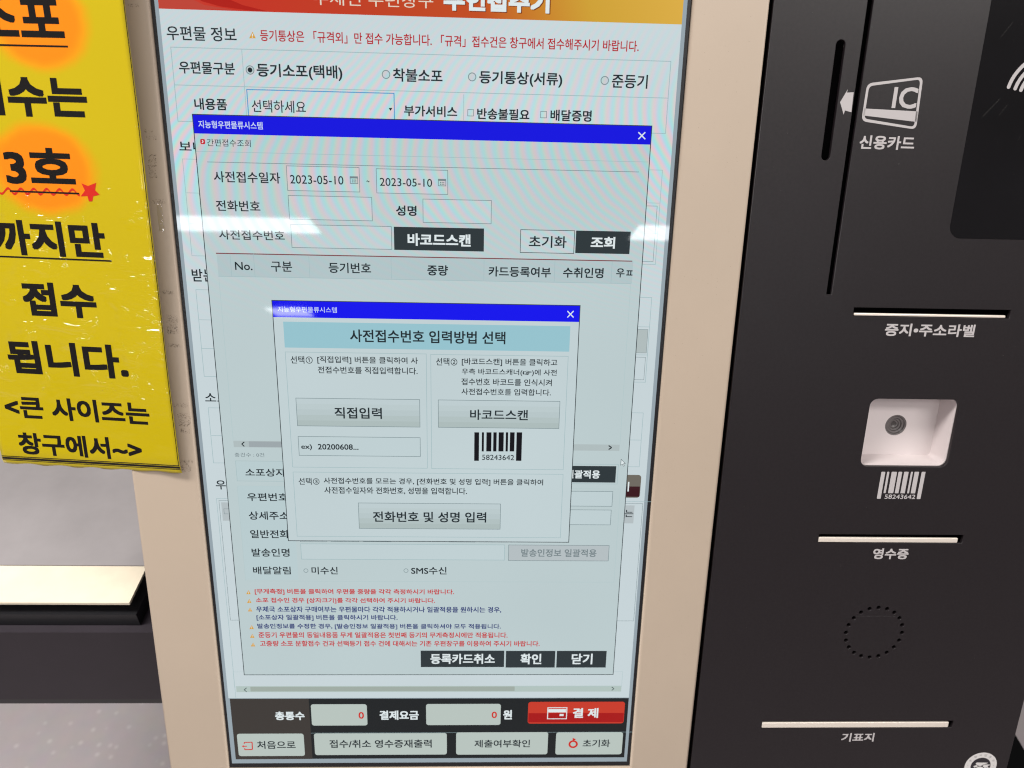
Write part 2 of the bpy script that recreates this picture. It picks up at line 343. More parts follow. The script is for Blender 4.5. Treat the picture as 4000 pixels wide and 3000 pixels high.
# what the display shows and what is printed on the black panel: (name, parent, shapes in millimetres on the front)
PRINTED = [
    ('web_page', 'screen', [
        ('r',5.3,-462.7,344.4,63.6,1,'page'),
        ('t','우편물 정보',8.64,45.21,44.77,8.56,2,'ink',0.3),
        ('p',[(61.44,47.62),(65.72,47.74),(63.88,51.63)],2,'amber'),
        ('l',63.79,50.45,63.67,48.87,3,'white',0.7),
        ('l',63.65,48.59,63.62,48.16,3,'white',0.7),
        ('t','등기통상은 「규격외」만 접수 가능합니다. 「규격」접수건은 창구에서 접수해주시기 바랍니다.',68.6,46.13,248.33,7.0,2,'red',0.3),
        ('o',10.43,-4.57,339.06,41.0,2,'rule',0.45),
        ('l',10.54,18.07,339.35,18.07,2,'rule',0.45),
        ('l',56.12,40.83,56.12,0.34,2,'rule',0.35),
        ('l',201.16,17.08,201.16,0.52,2,'rule',0.35),
        ('t','우편물구분',14.51,25.18,36.19,7.6,2,'ink',0.6),
        ('ring',60.57,28.46,2.27,2.82,3,'rimgrey'),
        ('c',60.57,28.46,2.58,2,'field'),
        ('c',60.57,28.46,1.55,3,'ink'),
        ('t','등기소포(택배)',64.9,23.21,55.98,9.51,2,'ink',0.6),
        ('ring',149.66,28.03,2.22,2.77,3,'rimgrey'),
        ('c',149.66,28.03,2.52,2,'field'),
        ('t','착불소포',154.27,23.81,32.79,8.24,2,'ink',0.6),
        ('ring',206.7,27.99,2.19,2.74,3,'rimgrey'),
        ('c',206.7,27.99,2.48,2,'field'),
        ('t','등기통상(서류)',211.45,22.78,55.48,9.23,2,'ink',0.6),
        ('ring',295.43,28.03,2.23,2.78,3,'rimgrey'),
        ('c',295.43,28.03,2.51,2,'field'),
        ('t','준등기',300.27,23.55,24.15,8.7,2,'ink',0.5),
        ('t','내용품',22.31,2.96,21.37,7.32,2,'ink',0.8),
        ('t','부가서비스',161.13,2.33,35.7,6.92,2,'ink',0.8),
        ('t','반송불필요',210.22,1.55,35.42,7.1,2,'ink',0.8),
        ('t','배달증명',259.83,1.67,27.93,7.29,2,'ink',0.8),
        ('o',203.89,3.48,207.77,7.52,2,'rimgrey',0.4),
        ('o',253.12,3.49,257.14,7.54,2,'rimgrey',0.4),
        ('t','보내는',9.55,-24.01,25.89,6.97,2,'ink',0.5),
        ('o',10.97,-93.7,338.93,-28.68,2,'rule',0.35),
        ('l',11.35,-50.91,338.54,-50.91,2,'rule',0.35),
        ('l',11.05,-71.72,338.59,-71.72,2,'rule',0.35),
        ('o',322.3,-91.73,337.12,-52.97,2,'rimgrey',0.3),
        ('t','받는',9.57,-111.8,15.79,9.01,2,'ink',0.5),
        ('o',11.35,-181.63,338.16,-117.6,2,'rule',0.35),
        ('l',11.29,-139.35,338.01,-139.35,2,'rule',0.35),
        ('l',11.5,-160.57,338.02,-160.57,2,'rule',0.35),
        ('r',316.04,-159.05,337.16,-141.36,2,'btnlow'),
        ('o',316.04,-159.05,337.16,-141.36,3,'rimgrey',0.3),
        ('o',317.36,-179.72,336.81,-162.36,3,'rimgrey',0.3),
        ('t','소포',10.36,-200.94,16.99,6.52,2,'ink',0.4),
        ('o',11.96,-249.96,338.32,-205.89,2,'rule',0.35),
        ('l',12.24,-227.88,338.47,-227.88,2,'rule',0.35),
        ('t','우편물',12.04,-271.93,24.41,7.92,2,'ink',0.4),
        ('o',11.56,-498.35,350.98,-279.45,2,'rule',0.3),
        ('o',13.29,-387.3,343.38,-281.2,2,'rimgrey',0.3),
        ('r',14.85,-298.34,336.99,-282.75,2,'btnlow2'),
        ('o',16.46,-292.45,20.65,-288.17,3,'rimgrey',0.3),
        ('t','받는',322.44,-292.9,13.99,6.53,3,'ink',0.3),
        ('p',[(19.72,-82.67),(22.91,-81.01),(22.7,-83.25)],2,'ink'),
        ('p',[(20.21,-171.23),(23.76,-169.31),(23.54,-171.92)],2,'ink'),
        ('p',[(20.52,-219.31),(24.16,-217.31),(23.93,-220.05)],2,'ink'),
        ('p',[(20.43,-239.6),(24.11,-237.56),(23.87,-240.36)],2,'ink'),
        ('rr',309.78,-276.17,340.56,-256.76,2.5,2,'greybrown'),
        ('r',310.34,-275.33,340.11,-266.54,3,'maroon'),
        ('t','계',323.22,-270.8,8.29,8.17,4,'white',0.5),
        ('r',12.62,-456.59,337.28,-450.75,2,'track'),
        ('r',24.38,-455.9,246.18,-451.38,3,'thumb'),
        ('l',21.29,-452.31,19.07,-454.26,3,'ink2',0.7),
        ('l',19.07,-454.26,20.99,-456.23,3,'ink2',0.7),
        ('l',328.94,-451.95,331.1,-453.63,3,'ink2',0.7),
        ('l',331.1,-453.63,329.15,-455.42,3,'ink2',0.7),
        ('o',11.36,-451.54,337.4,-436.73,2,'rule2',0.3),
    ]),
    ('drop_down_box', 'screen', [
        ('o',57.48,-0.51,154.66,16.42,3,'bluerim',0.6),
        ('t','선택하세요',60.01,2.42,35.7,7.75,3,'ink',0.0),
        ('p',[(150.84,7.22),(153.39,7.28),(152.07,5.4)],3,'ink'),
    ]),
    ('banner', 'screen', [
        ('r',5.3,63.6,344.4,118,2,'banner'),
        ('p',[(26.95,72.18),(33.06,68.66),(44.13,66.01),(63.42,64.02),(74.8,63.89),(58.8,67.16),(47.82,71.3),(44.84,74.16)],3,'bannerdark'),
        ('p',[(5.93,70.85),(22.85,71.33),(34.47,66.48),(53.7,64.19),(5.17,63.88)],3,'bannerlite'),
        ('t','우체인 우편창구',104.06,68.55,77.22,8.46,5,'cream',-0.15),
        ('t','무인접수기',188.37,67.19,69.06,12.24,4,'bannershadow',2.2),
        ('t','무인접수기',187.88,67.66,68.86,12.08,5,'white',2.2),
    ]),
    ('dialog_window', 'screen', [
        ('r',20.5,-439.2,329.3,0.0,10,'dlg'),
        ('o',20.5,-439.2,329.3,0.0,12,'dark',0.55),
        ('r',20.7,-12.08,329.1,-0.2,11,'blue'),
        ('t','지능형우편물류시스템',23.88,-8.56,42.53,4.85,12,'pale',0.3),
        ('l',320.33,-4.24,325.32,-8.62,12,'white',0.8),
        ('l',320.64,-8.73,324.99,-4.13,12,'white',0.8),
        ('rr',24.13,-18.8,27.29,-15.54,0.8,11,'crimson'),
        ('l',25.36,-16.32,26.13,-17.12,12,'white',0.6),
        ('l',26.13,-17.12,25.2,-18.03,12,'white',0.6),
        ('t','간편접수조회',28.48,-20.0,29.16,4.69,11,'ink',-0.1),
        ('l',20.85,-23.51,328.24,-23.51,11,'rule',0.3),
        ('l',27.43,-30.25,322.52,-30.25,11,'rimgrey',0.4),
        ('t','사전접수일자',31.03,-43.4,44.94,7.32,11,'ink',0.4),
        ('t','전화번호',30.9,-62.58,30.11,7.24,11,'ink',0.4),
        ('t','성명',154.4,-63.21,14.24,6.99,11,'ink',0.9),
        ('t','사전접수번호',31.18,-81.96,45.3,6.76,11,'ink',0.3),
        ('t','~',134.65,-41.22,1.98,1.23,11,'ink',0.0),
        ('l',27.99,-91.59,322.07,-91.59,12,'wine',0.7),
        ('r',28.33,-107.71,322.86,-91.87,11,'dlg2'),
        ('l',28.15,-107.72,321.93,-107.72,12,'rule',0.3),
        ('l',37.64,-91.69,37.64,-107.79,12,'rule',0.25),
        ('l',53.94,-91.38,53.94,-107.65,12,'rule',0.25),
        ('l',92.47,-92.27,92.47,-107.36,12,'rule',0.25),
        ('l',150.17,-92.8,150.17,-107.14,12,'rule',0.25),
        ('l',216.03,-92.65,216.03,-107.15,12,'rule',0.25),
        ('l',266.6,-92.16,266.6,-107.16,12,'rule',0.25),
        ('l',307.66,-91.83,307.66,-107.34,12,'rule',0.25),
        ('t','No.',40.44,-103.04,12.13,5.7,12,'ink',0.5),
        ('t','구분',65.59,-103.78,14.79,7.34,12,'ink',0.4),
        ('t','등기번호',106.03,-103.89,29.86,7.36,12,'ink',0.5),
        ('t','중량',175.72,-104.42,14.7,7.42,12,'ink',0.7),
        ('t','카드등록여부',219.36,-104.36,44.62,7.26,12,'ink',0.7),
        ('t','수취인명',272.69,-104.22,29.16,7.37,12,'ink',0.7),
        ('t','우ㅍ',311.02,-103.41,11.83,6.57,12,'ink',0.6),
        ('l',28.47,-109.34,28.47,-230.95,11,'rule2',0.3),
        ('l',322.03,-107.72,322.03,-230.72,11,'rule2',0.3),
        ('r',28.47,-236.8,321.86,-231.64,11,'track2'),
        ('r',39.96,-236.6,245.8,-232.01,12,'thumb2'),
        ('l',36.7,-232.44,34.62,-234.26,13,'ink',0.8),
        ('l',34.62,-234.26,36.42,-236.13,13,'ink',0.8),
        ('l',313.28,-232.43,315.76,-234.03,13,'ink',0.9),
        ('l',315.76,-234.03,313.47,-235.67,13,'ink',0.9),
        ('t','총건수 : 0건',28.52,-244.66,22.27,3.42,11,'grey',0.0),
        ('o',28.81,-264.45,321.86,-247.95,11,'rule',0.3),
        ('r',29.14,-263.4,208.12,-248.45,11,'dlgcol'),
        ('o',28.44,-351.0,324.7,-268.65,11,'rule2',0.25),
        ('r',28.72,-349.82,70.42,-268.64,11,'dlgcol'),
        ('t','소포상자',35.47,-260.58,30.52,6.62,12,'ink',0.5),
        ('t','우편번호',35.28,-281.15,31.22,6.76,12,'ink',0.5),
        ('t','상세주소',35.29,-297.08,30.91,7.18,12,'ink',0.5),
        ('t','일반전화',35.23,-313.0,30.28,7.18,12,'ink',0.5),
        ('t','발송인명',35.17,-329.16,29.64,7.18,12,'ink',0.5),
        ('t','배달알림',35.06,-344.96,29.68,6.96,12,'ink',0.5),
        ('o',73.82,-315.85,94.13,-307.69,11,'rimgrey',0.3),
        ('o',97.9,-315.7,119.53,-307.53,11,'rimgrey',0.3),
        ('o',123.21,-315.54,145.0,-307.36,11,'rimgrey',0.3),
        ('o',190.85,-315.45,211.42,-306.91,11,'rimgrey',0.3),
        ('o',214.48,-315.29,236.77,-306.75,11,'rimgrey',0.3),
        ('o',239.53,-315.25,261.9,-306.58,11,'rimgrey',0.3),
        ('ring',76.77,-341.46,1.46,1.86,13,'rimgrey'),
        ('t','미수신',81.19,-344.83,20.79,6.87,12,'ink',0.5),
        ('ring',156.33,-341.08,1.48,1.88,13,'rimgrey'),
        ('t','SMS수신',160.43,-344.5,28.38,6.9,12,'ink',0.5),
        ('t','[무게측정] 버튼을 클릭하여 우편물 중량을 각각 측정하시기 바랍니다.',34.91,-363.43,159.93,5.49,12,'redt',0.65),
        ('t','소포 접수인 경우 [상자크기]를 각각 선택하여 주시기 바랍니다.',35.28,-371.35,144.01,5.25,12,'redt',0.65),
        ('t','우체국 소포상자 구매여부는 우편물마다 각각 적용하시거나 일괄적용을 원하시는 경우,',34.92,-379.66,198.5,5.57,12,'navy',0.65),
        ('t','[소포상자 일괄적용] 버튼을 클릭하시기 바랍니다.',34.58,-387.43,114.1,5.61,12,'navy',0.65),
        ('t','발송인정보를 수정한 경우, [발송인정보 일괄적용] 버튼을 클릭하셔야 모두 적용됩니다.',34.73,-395.5,198.6,5.37,12,'navy',0.65),
        ('t','준등기 우편물의 동일내용품 무게 일괄적용은 첫번째 등기의 무게측정시에만 적용됩니다.',34.99,-403.5,204.1,5.41,12,'redt',0.65),
        ('t','고중량 소포 분할접수 건과 선택등기 접수 건에 대해서는 기존 우편창구를 이용하여 주시기 바랍니다.',35.63,-411.63,230.38,5.45,12,'redt',0.65),
        ('p',[(28.03,-362.98),(31.62,-362.97),(30.1,-359.41)],12,'amber'),
        ('l',30.02,-360.47,29.91,-361.9,13,'white',0.35),
        ('l',29.89,-362.15,29.86,-362.54,13,'white',0.35),
        ('p',[(28.02,-370.98),(31.62,-370.96),(30.09,-367.38)],12,'amber'),
        ('l',30.01,-368.45,29.9,-369.89,13,'white',0.35),
        ('l',29.88,-370.14,29.85,-370.54,13,'white',0.35),
        ('p',[(28.01,-378.89),(31.63,-378.88),(30.09,-375.27)],12,'amber'),
        ('l',30.01,-376.35,29.9,-377.8,13,'white',0.35),
        ('l',29.88,-378.05,29.85,-378.45,13,'white',0.35),
        ('p',[(28.09,-395.33),(31.74,-395.32),(30.19,-391.65)],12,'amber'),
        ('l',30.11,-392.75,30.0,-394.22,13,'white',0.35),
        ('l',29.98,-394.48,29.95,-394.88,13,'white',0.35),
        ('p',[(27.95,-403.57),(31.61,-403.56),(30.06,-399.86)],12,'amber'),
        ('l',29.98,-400.97,29.86,-402.45,13,'white',0.35),
        ('l',29.85,-402.71,29.82,-403.12,13,'white',0.35),
        ('p',[(27.95,-411.73),(31.62,-411.73),(30.06,-408.0)],12,'amber'),
        ('l',29.98,-409.12,29.87,-410.61,13,'white',0.35),
        ('l',29.85,-410.87,29.82,-411.28,13,'white',0.35),
    ]),
    ('input_field', 'screen', [
        ('r',80.56,-47.82,129.82,-31.61,11,'field'),
        ('o',80.56,-47.82,129.82,-31.61,12,'rimgrey',0.4),
        ('t','2023-05-10',82.59,-43.21,36.31,5.74,13,'ink',0),
        ('o',123.54,-42.22,128.67,-37.73,13,'grey',0.45),
        ('r',123.54,-38.85,128.67,-37.73,13,'grey'),
        ('r',124.67,-41.55,125.42,-40.8,13,'grey'),
        ('r',124.67,-40.33,125.42,-39.58,13,'grey'),
        ('r',125.8,-41.55,126.55,-40.8,13,'grey'),
        ('r',125.8,-40.33,126.55,-39.58,13,'grey'),
        ('r',126.93,-41.55,127.68,-40.8,13,'grey'),
        ('r',126.93,-40.33,127.68,-39.58,13,'grey'),
    ]),
    ('input_field', 'screen', [
        ('r',141.49,-48.17,190.36,-32.14,11,'field'),
        ('o',141.49,-48.17,190.36,-32.14,12,'rimgrey',0.4),
        ('t','2023-05-10',143.7,-43.4,35.95,5.38,13,'ink',0),
        ('o',183.89,-42.48,189.05,-38.1,13,'grey',0.45),
        ('r',183.89,-39.2,189.05,-38.1,13,'grey'),
        ('r',185.03,-41.82,185.78,-41.07,13,'grey'),
        ('r',185.03,-40.64,185.78,-39.89,13,'grey'),
        ('r',186.16,-41.82,186.91,-41.07,13,'grey'),
        ('r',186.16,-40.64,186.91,-39.89,13,'grey'),
        ('r',187.3,-41.82,188.05,-41.07,13,'grey'),
        ('r',187.3,-40.64,188.05,-39.89,13,'grey'),
    ]),
    ('input_field', 'screen', [
        ('r',80.61,-67.13,137.82,-51.2,11,'field'),
        ('o',80.61,-67.13,137.82,-51.2,12,'rimgrey',0.4),
    ]),
    ('input_field', 'screen', [
        ('r',173.15,-67.45,220.66,-51.62,11,'field'),
        ('o',173.15,-67.45,220.66,-51.62,12,'rimgrey',0.4),
    ]),
    ('input_field', 'screen', [
        ('r',81.16,-86.54,150.89,-70.73,11,'field'),
        ('o',81.16,-86.54,150.89,-70.73,12,'rimgrey',0.4),
    ]),
    ('input_field', 'screen', [
        ('r',76.12,-283.46,318.92,-270.8,11,'field'),
        ('o',76.12,-283.46,318.92,-270.8,12,'rimgrey',0.4),
    ]),
    ('input_field', 'screen', [
        ('r',75.69,-299.55,318.61,-286.66,11,'field'),
        ('o',75.69,-299.55,318.61,-286.66,12,'rimgrey',0.4),
    ]),
    ('input_field', 'screen', [
        ('r',73.92,-331.25,235.11,-317.71,11,'field'),
        ('o',73.92,-331.25,235.11,-317.71,12,'rule',0.4),
    ]),
    ('push_button', 'screen', [
        ('r',152.63,-86.83,215.78,-70.8,12,'dark'),
        ('t','바코드스캔',162.1,-83.74,44.37,8.67,13,'white',1.3),
    ]),
    ('push_button', 'screen', [
        ('r',241.61,-86.95,279.72,-71.07,11,'field'),
        ('o',241.61,-86.95,279.72,-71.07,12,'dark',0.4),
        ('t','초기화',247.54,-83.33,26.74,8.26,13,'ink',0.5),
    ]),
    ('push_button', 'screen', [
        ('r',280.79,-86.64,319.6,-70.9,12,'dark'),
        ('t','조회',291.54,-83.02,17.33,8.19,13,'white',1.3),
    ]),
    ('push_button', 'screen', [
        ('r',265.24,-263.21,320.32,-249.45,12,'dark'),
        ('t','일괄적용',281.49,-259.96,26.55,7.03,13,'white',1.0),
    ]),
    ('push_button', 'screen', [
        ('r',238.3,-331.58,318.81,-317.69,12,'btnlow2'),
        ('o',238.3,-331.58,318.81,-317.69,13,'rimgrey',0.4),
        ('t','발송인정보 일괄적용',248.42,-328.08,60.58,6.94,13,'grey',0.6),
    ]),
    ('push_button', 'screen', [
        ('r',167.13,-431.68,236.64,-415.69,12,'dark'),
        ('t','등록카드취소',175.13,-428.64,53.75,9.96,13,'white',1.0),
    ]),
    ('push_button', 'screen', [
        ('r',238.07,-432.19,279.38,-415.88,12,'dark'),
        ('t','확인',250.39,-428.99,17.54,10.41,13,'white',1.0),
    ]),
    ('push_button', 'screen', [
        ('r',280.7,-432.21,322.54,-415.86,12,'dark'),
        ('t','닫기',293.34,-429.0,17.63,10.44,13,'white',1.0),
    ]),
    ('popup_window', 'screen', [
        ('r',64.7,-314.8,286.1,-124.2,20,'pop'),
        ('o',64.7,-314.8,286.1,-124.2,22,'dark',0.55),
        ('r',64.9,-136.32,285.9,-124.4,21,'blue2'),
        ('t','지능형우편물류시스템',68.44,-132.52,42.09,4.13,22,'pale',0),
        ('l',276.97,-128.34,281.69,-133.01,22,'white',0.8),
        ('l',277.17,-133.08,281.48,-128.27,22,'white',0.8),
        ('r',71.7,-158.69,279.65,-139.54,21,'cyan'),
        ('t','사전접수번호 입력방법 선택',119.25,-153.88,113.07,9.47,22,'ink',0.6),
        ('o',71.8,-252.39,174.38,-162.0,21,'rule',0.35),
        ('o',177.66,-252.6,279.06,-162.28,21,'rule',0.35),
        ('o',71.78,-310.88,279.21,-256.46,21,'rule',0.35),
        ('t','선택①',75.3,-170.68,15.99,5.79,21,'ink',0.2),
        ('t','[직접입력] 버튼을 클릭하여 사',94.7,-170.5,73.48,5.8,21,'ink',0.3),
        ('t','전접수번호를 직접입력합니다.',94.7,-177.81,73.19,5.37,21,'ink',0.3),
        ('t','선택②',181.5,-170.61,15.67,5.83,21,'ink',0.2),
        ('t','[바코드스캔] 버튼을 클릭하고',200.46,-170.46,70.75,5.84,21,'ink',0.3),
        ('t','우측 바코드스캐너(☞)에 사전',200.49,-177.96,70.56,5.41,21,'ink',0.3),
        ('t','접수번호 바코드를 인식시켜',200.23,-185.46,67.41,5.35,21,'ink',0.3),
        ('t','사전접수번호를 입력합니다.',200.26,-192.99,67.01,5.11,21,'ink',0.3),
        ('t','선택③',75.59,-266.97,15.85,5.76,21,'ink',0.2),
        ('t','사전접수번호를 모르는 경우, [전화번호 및 성명 입력] 버튼을 클릭하여',94.73,-266.67,169.15,5.87,21,'ink',0.3),
        ('t','사전접수일자와 전화번호, 성명을 입력합니다.',94.84,-274.37,109.99,5.91,21,'ink',0.3),
        ('r',210.19,-245.87,213.79,-222.64,21,'black'),
        ('r',215.91,-238.11,217.5,-222.57,21,'black'),
        ('r',219.39,-238.05,223.18,-222.53,21,'black'),
        ('r',224.65,-238.01,227.15,-222.47,21,'black'),
        ('r',228.69,-237.95,232.55,-222.42,21,'black'),
        ('r',234.14,-237.92,235.87,-222.36,21,'black'),
        ('r',237.34,-237.87,240.8,-222.32,21,'black'),
        ('r',242.32,-245.54,246.5,-222.27,21,'black'),
        ('t','58243642',216.25,-245.11,24.62,4.37,21,'ink',0.1),
    ]),
    ('input_field', 'screen', [
        ('r',77.31,-242.77,169.1,-227.43,21,'field'),
        ('o',77.31,-242.77,169.1,-227.43,22,'rimgrey',0.4),
        ('t','ex)',79.17,-238.53,8.1,5.0,23,'ink',0.6),
        ('t','20200608...',91.68,-237.83,30.61,4.51,23,'ink',0.8),
    ]),
    ('push_button', 'screen', [
        ('grad',77.42,-218.94,169.11,-197.15,21,'btn'),
        ('o',77.42,-218.94,169.11,-197.15,22,'rimgrey',0.4),
        ('t','직접입력',105.46,-212.79,35.27,8.88,23,'ink',0.6),
    ]),
    ('push_button', 'screen', [
        ('grad',182.99,-218.91,274.36,-197.23,21,'btn'),
        ('o',182.99,-218.91,274.36,-197.23,22,'rimgrey',0.4),
        ('t','바코드스캔',206.85,-212.65,43.69,8.34,23,'ink',0.6),
    ]),
    ('push_button', 'screen', [
        ('grad',120.53,-303.72,231.15,-281.89,21,'btn'),
        ('o',120.53,-303.72,231.15,-281.89,22,'rimgrey',0.4),
        ('t','전화번호 및 성명 입력',131.51,-298.04,88.53,9.03,23,'ink',0.6),
    ]),
    ('mouse_cursor', 'screen', [
        ('p',[(323.43,-243.06),(327.33,-246.96),(325.68,-247.17),(326.64,-248.85),(325.59,-249.34),(324.66,-247.57),(323.37,-248.59)],25,'dark'),
        ('p',[(323.79,-243.77),(326.64,-246.73),(325.3,-246.93),(326.18,-248.66),(325.65,-248.91),(324.77,-247.18),(323.69,-247.91)],26,'white'),
    ]),
    ('footer_bar', 'screen', [
        ('r',6.41,-525.25,344.42,-463.26,2,'foot'),
        ('r',6.41,-525.37,72.24,-463.26,3,'footbrown'),
        ('t','총통수',42.98,-484.82,24.97,8.68,4,'white',1.2),
        ('t','결제요금',131.37,-484.87,33.3,9.47,4,'white',1.2),
        ('t','원',236.89,-484.75,7.63,9.63,4,'white',1.2),
    ]),
    ('input_field', 'screen', [
        ('rr',73.64,-490.56,120.82,-468.86,2.2,4,'fbtn'),
        ('t','0',113.53,-483.58,4.6,6.91,6,'redt2',0.8),
    ]),
    ('input_field', 'screen', [
        ('rr',170.98,-490.44,234.75,-468.79,2.2,4,'fbtn'),
        ('t','0',227.01,-483.32,4.57,6.63,6,'redt2',0.8),
    ]),
    ('push_button', 'screen', [
        ('rr',258.2,-489.21,341.44,-466.88,2.4,4,'red1'),
        ('r',258.7,-487.8,341.08,-478.38,5,'red2'),
        ('o',275.19,-484.17,291.55,-472.77,6,'white',0.8),
        ('r',275.69,-477.62,290.82,-474.15,6,'white'),
        ('r',285.49,-481.37,289.0,-479.21,6,'white'),
        ('t','결 제',296.93,-483.36,21.95,10.18,6,'white',1.1),
    ]),
    ('push_button', 'screen', [
        ('rr',9.36,-522.03,65.97,-498.7,2.2,4,'fbtn'),
        ('t','처음으로',25.82,-514.45,32.73,8.25,6,'ink',0.5),
        ('l',15.09,-507.58,21.74,-507.39,6,'redt2',0.9),
        ('l',21.74,-507.39,21.43,-515.0,6,'redt2',0.9),
        ('l',21.43,-515.0,14.94,-515.18,6,'redt2',0.9),
        ('l',14.94,-515.18,15.07,-513.55,6,'redt2',0.9),
        ('l',15.09,-507.58,14.98,-508.99,6,'redt2',0.9),
        ('l',13.45,-511.58,16.99,-511.6,6,'redt2',0.9),
        ('p',[(12.56,-511.58),(14.44,-510.28),(14.22,-513.0)],6,'redt2'),
    ]),
    ('push_button', 'screen', [
        ('rr',74.71,-521.27,188.59,-498.66,2.2,4,'fbtn'),
        ('t','접수/취소 영수증재출력',87.56,-513.76,87.96,8.5,6,'ink',0.5),
    ]),
    ('push_button', 'screen', [
        ('rr',196.63,-521.53,276.39,-498.08,2.2,4,'fbtn'),
        ('t','제출여부확인',212.49,-513.9,48.41,8.01,6,'ink',0.5),
    ]),
    ('push_button', 'screen', [
        ('rr',283.36,-521.88,341.8,-498.44,2.2,4,'fbtn'),
        ('t','초기화',307.0,-513.99,24.02,7.94,6,'ink',0.5),
        ('ring',298.62,-510.79,2.41,4.11,6,'redt2'),
        ('p',[(297.86,-503.97),(298.03,-507.82),(300.94,-505.63)],7,'redt2'),
    ]),
    ('card_symbol', 'control_panel', [
        ('p',[(457.19,18.45),(461.37,26.89),(460.96,24.63),(465.61,24.95),(465.95,12.24),(461.29,13.22),(460.84,10.52)],1,'print'),
        ('quadring',[(473.96,30.82),(511.87,35.97),(512.89,2.07),(473.7,6.65)],4.0,1.7,1,'print'),
        ('p',[(474.57,14.83),(512.2,13.86),(512.44,7.08),(474.41,10.36)],1,'print'),
        ('t','IC',493.3,15.45,16.86,13.72,1,'print',0.9),
    ]),
    ('caption', 'control_panel', [
        ('t','신용카드',474.69,-11.51,38.85,9.1,1,'print',1.0),
    ]),
    ('caption', 'control_panel', [
        ('t','증지•주소라벨',514.39,-143.3,68.57,9.56,1,'print',1.0),
    ]),
    ('caption', 'control_panel', [
        ('t','영수증',535.25,-329.06,29.54,9.8,1,'print',1.0),
    ]),
    ('caption', 'control_panel', [
        ('t','기표지',536.17,-509.45,29.23,9.06,1,'print',1.0),
    ]),
    ('barcode_mark', 'control_panel', [
        ('rr',530.45,-275.42,533.56,-252.28,0.5,1,'print'),
        ('rr',535.08,-270.55,536.84,-252.23,0.5,1,'print'),
        ('rr',538.67,-270.55,542.96,-252.2,0.5,1,'print'),
        ('rr',544.17,-270.55,547.16,-252.14,0.5,1,'print'),
        ('rr',548.69,-270.55,552.3,-252.1,0.5,1,'print'),
        ('rr',554.13,-270.55,555.71,-252.05,0.5,1,'print'),
        ('rr',557.05,-270.55,560.66,-252.02,0.5,1,'print'),
        ('rr',562.75,-275.42,565.87,-251.97,0.5,1,'print'),
        ('t','58243642',536.58,-275.42,24.8,3.74,1,'print',0.5),
    ]),
    ('lettering', 'notice_sign', [
        ('t','소포',-100.29,135.22,58.58,23.03,1,'signink',1.6),
        ('l',-102.67,130.33,-40.78,130.33,1,'signink',1.1),
        ('t','접수는',-113.64,87.68,80.56,24.82,1,'signink',1.6),
        ('t','3호',-96.6,44.68,48.36,23.87,1,'signink',1.4),
        ('l',-95.88,39.84,-47.04,39.84,3,'signink',1.1),
        ('t','까지만',-113.99,-3.25,80.41,24.02,1,'signink',1.6),
        ('l',-118.14,-4.71,-31.09,-4.71,1,'signink',1.1),
        ('t','접수',-100.02,-46.06,53.56,24.47,1,'signink',1.6),
        ('t','됩니다.',-119.24,-89.89,89.96,25.35,1,'signink',1.6),
        ('t','<큰 사이즈는',-129.09,-125.0,111.12,17.82,1,'signink',1.2),
        ('t','창구에서~>',-123.2,-154.03,95.64,17.76,1,'signink',1.2),
    ]),
    ('star_drawing', 'notice_sign', [
        ('p',[(-44.45,46.55),(-40.18,45.0),(-34.17,47.29),(-35.63,42.45),(-32.84,39.54),(-37.52,38.38),(-38.67,35.01),(-41.05,34.93),(-41.6,38.44),(-46.29,38.08),(-42.8,41.91)],2,'signred'),
    ]),
]

# ------------------------------------------------------------------ floor
mb = MB(); mb.poly3([(-12000, 0, 14000), (12000, 0, 14000), (12000, 0, -12000), (-12000, 0, -12000)], 'floor_tile')
tag(mb.build('floor'), kind='structure')

# ------------------------------------------------------------------ kiosk
kiosk = empty('postal_kiosk', K2W, 'self-service parcel kiosk with beige framed touch screen and black card and receipt panel', 'kiosk')
R4 = lambda u0, v0, u1, v1: [(u0, v0), (u1, v0), (u1, v1), (u0, v1)]
mb = MB(); mb.curve([R4(-49.8, -600, 401.0, 165), R4(0.2, -534.6, 350.0, 150)], -22, 2, 2.0, 'beige_plastic', 3)
frame = mb.build('front_frame', kiosk, True)
mb = MB(); mb.box(-46, -596, -200, 690, 160, -34, 'black_plastic')
mb.build('cabinet_body', kiosk)
mb = MB(); mb.curve([R4(0.6, -534.2, 349.6, 149.6), R4(3.0, -529.6, 346.9, 147)], -8, 0.05, 0.3, 'rubber', 1)
mb.build('gasket', kiosk)

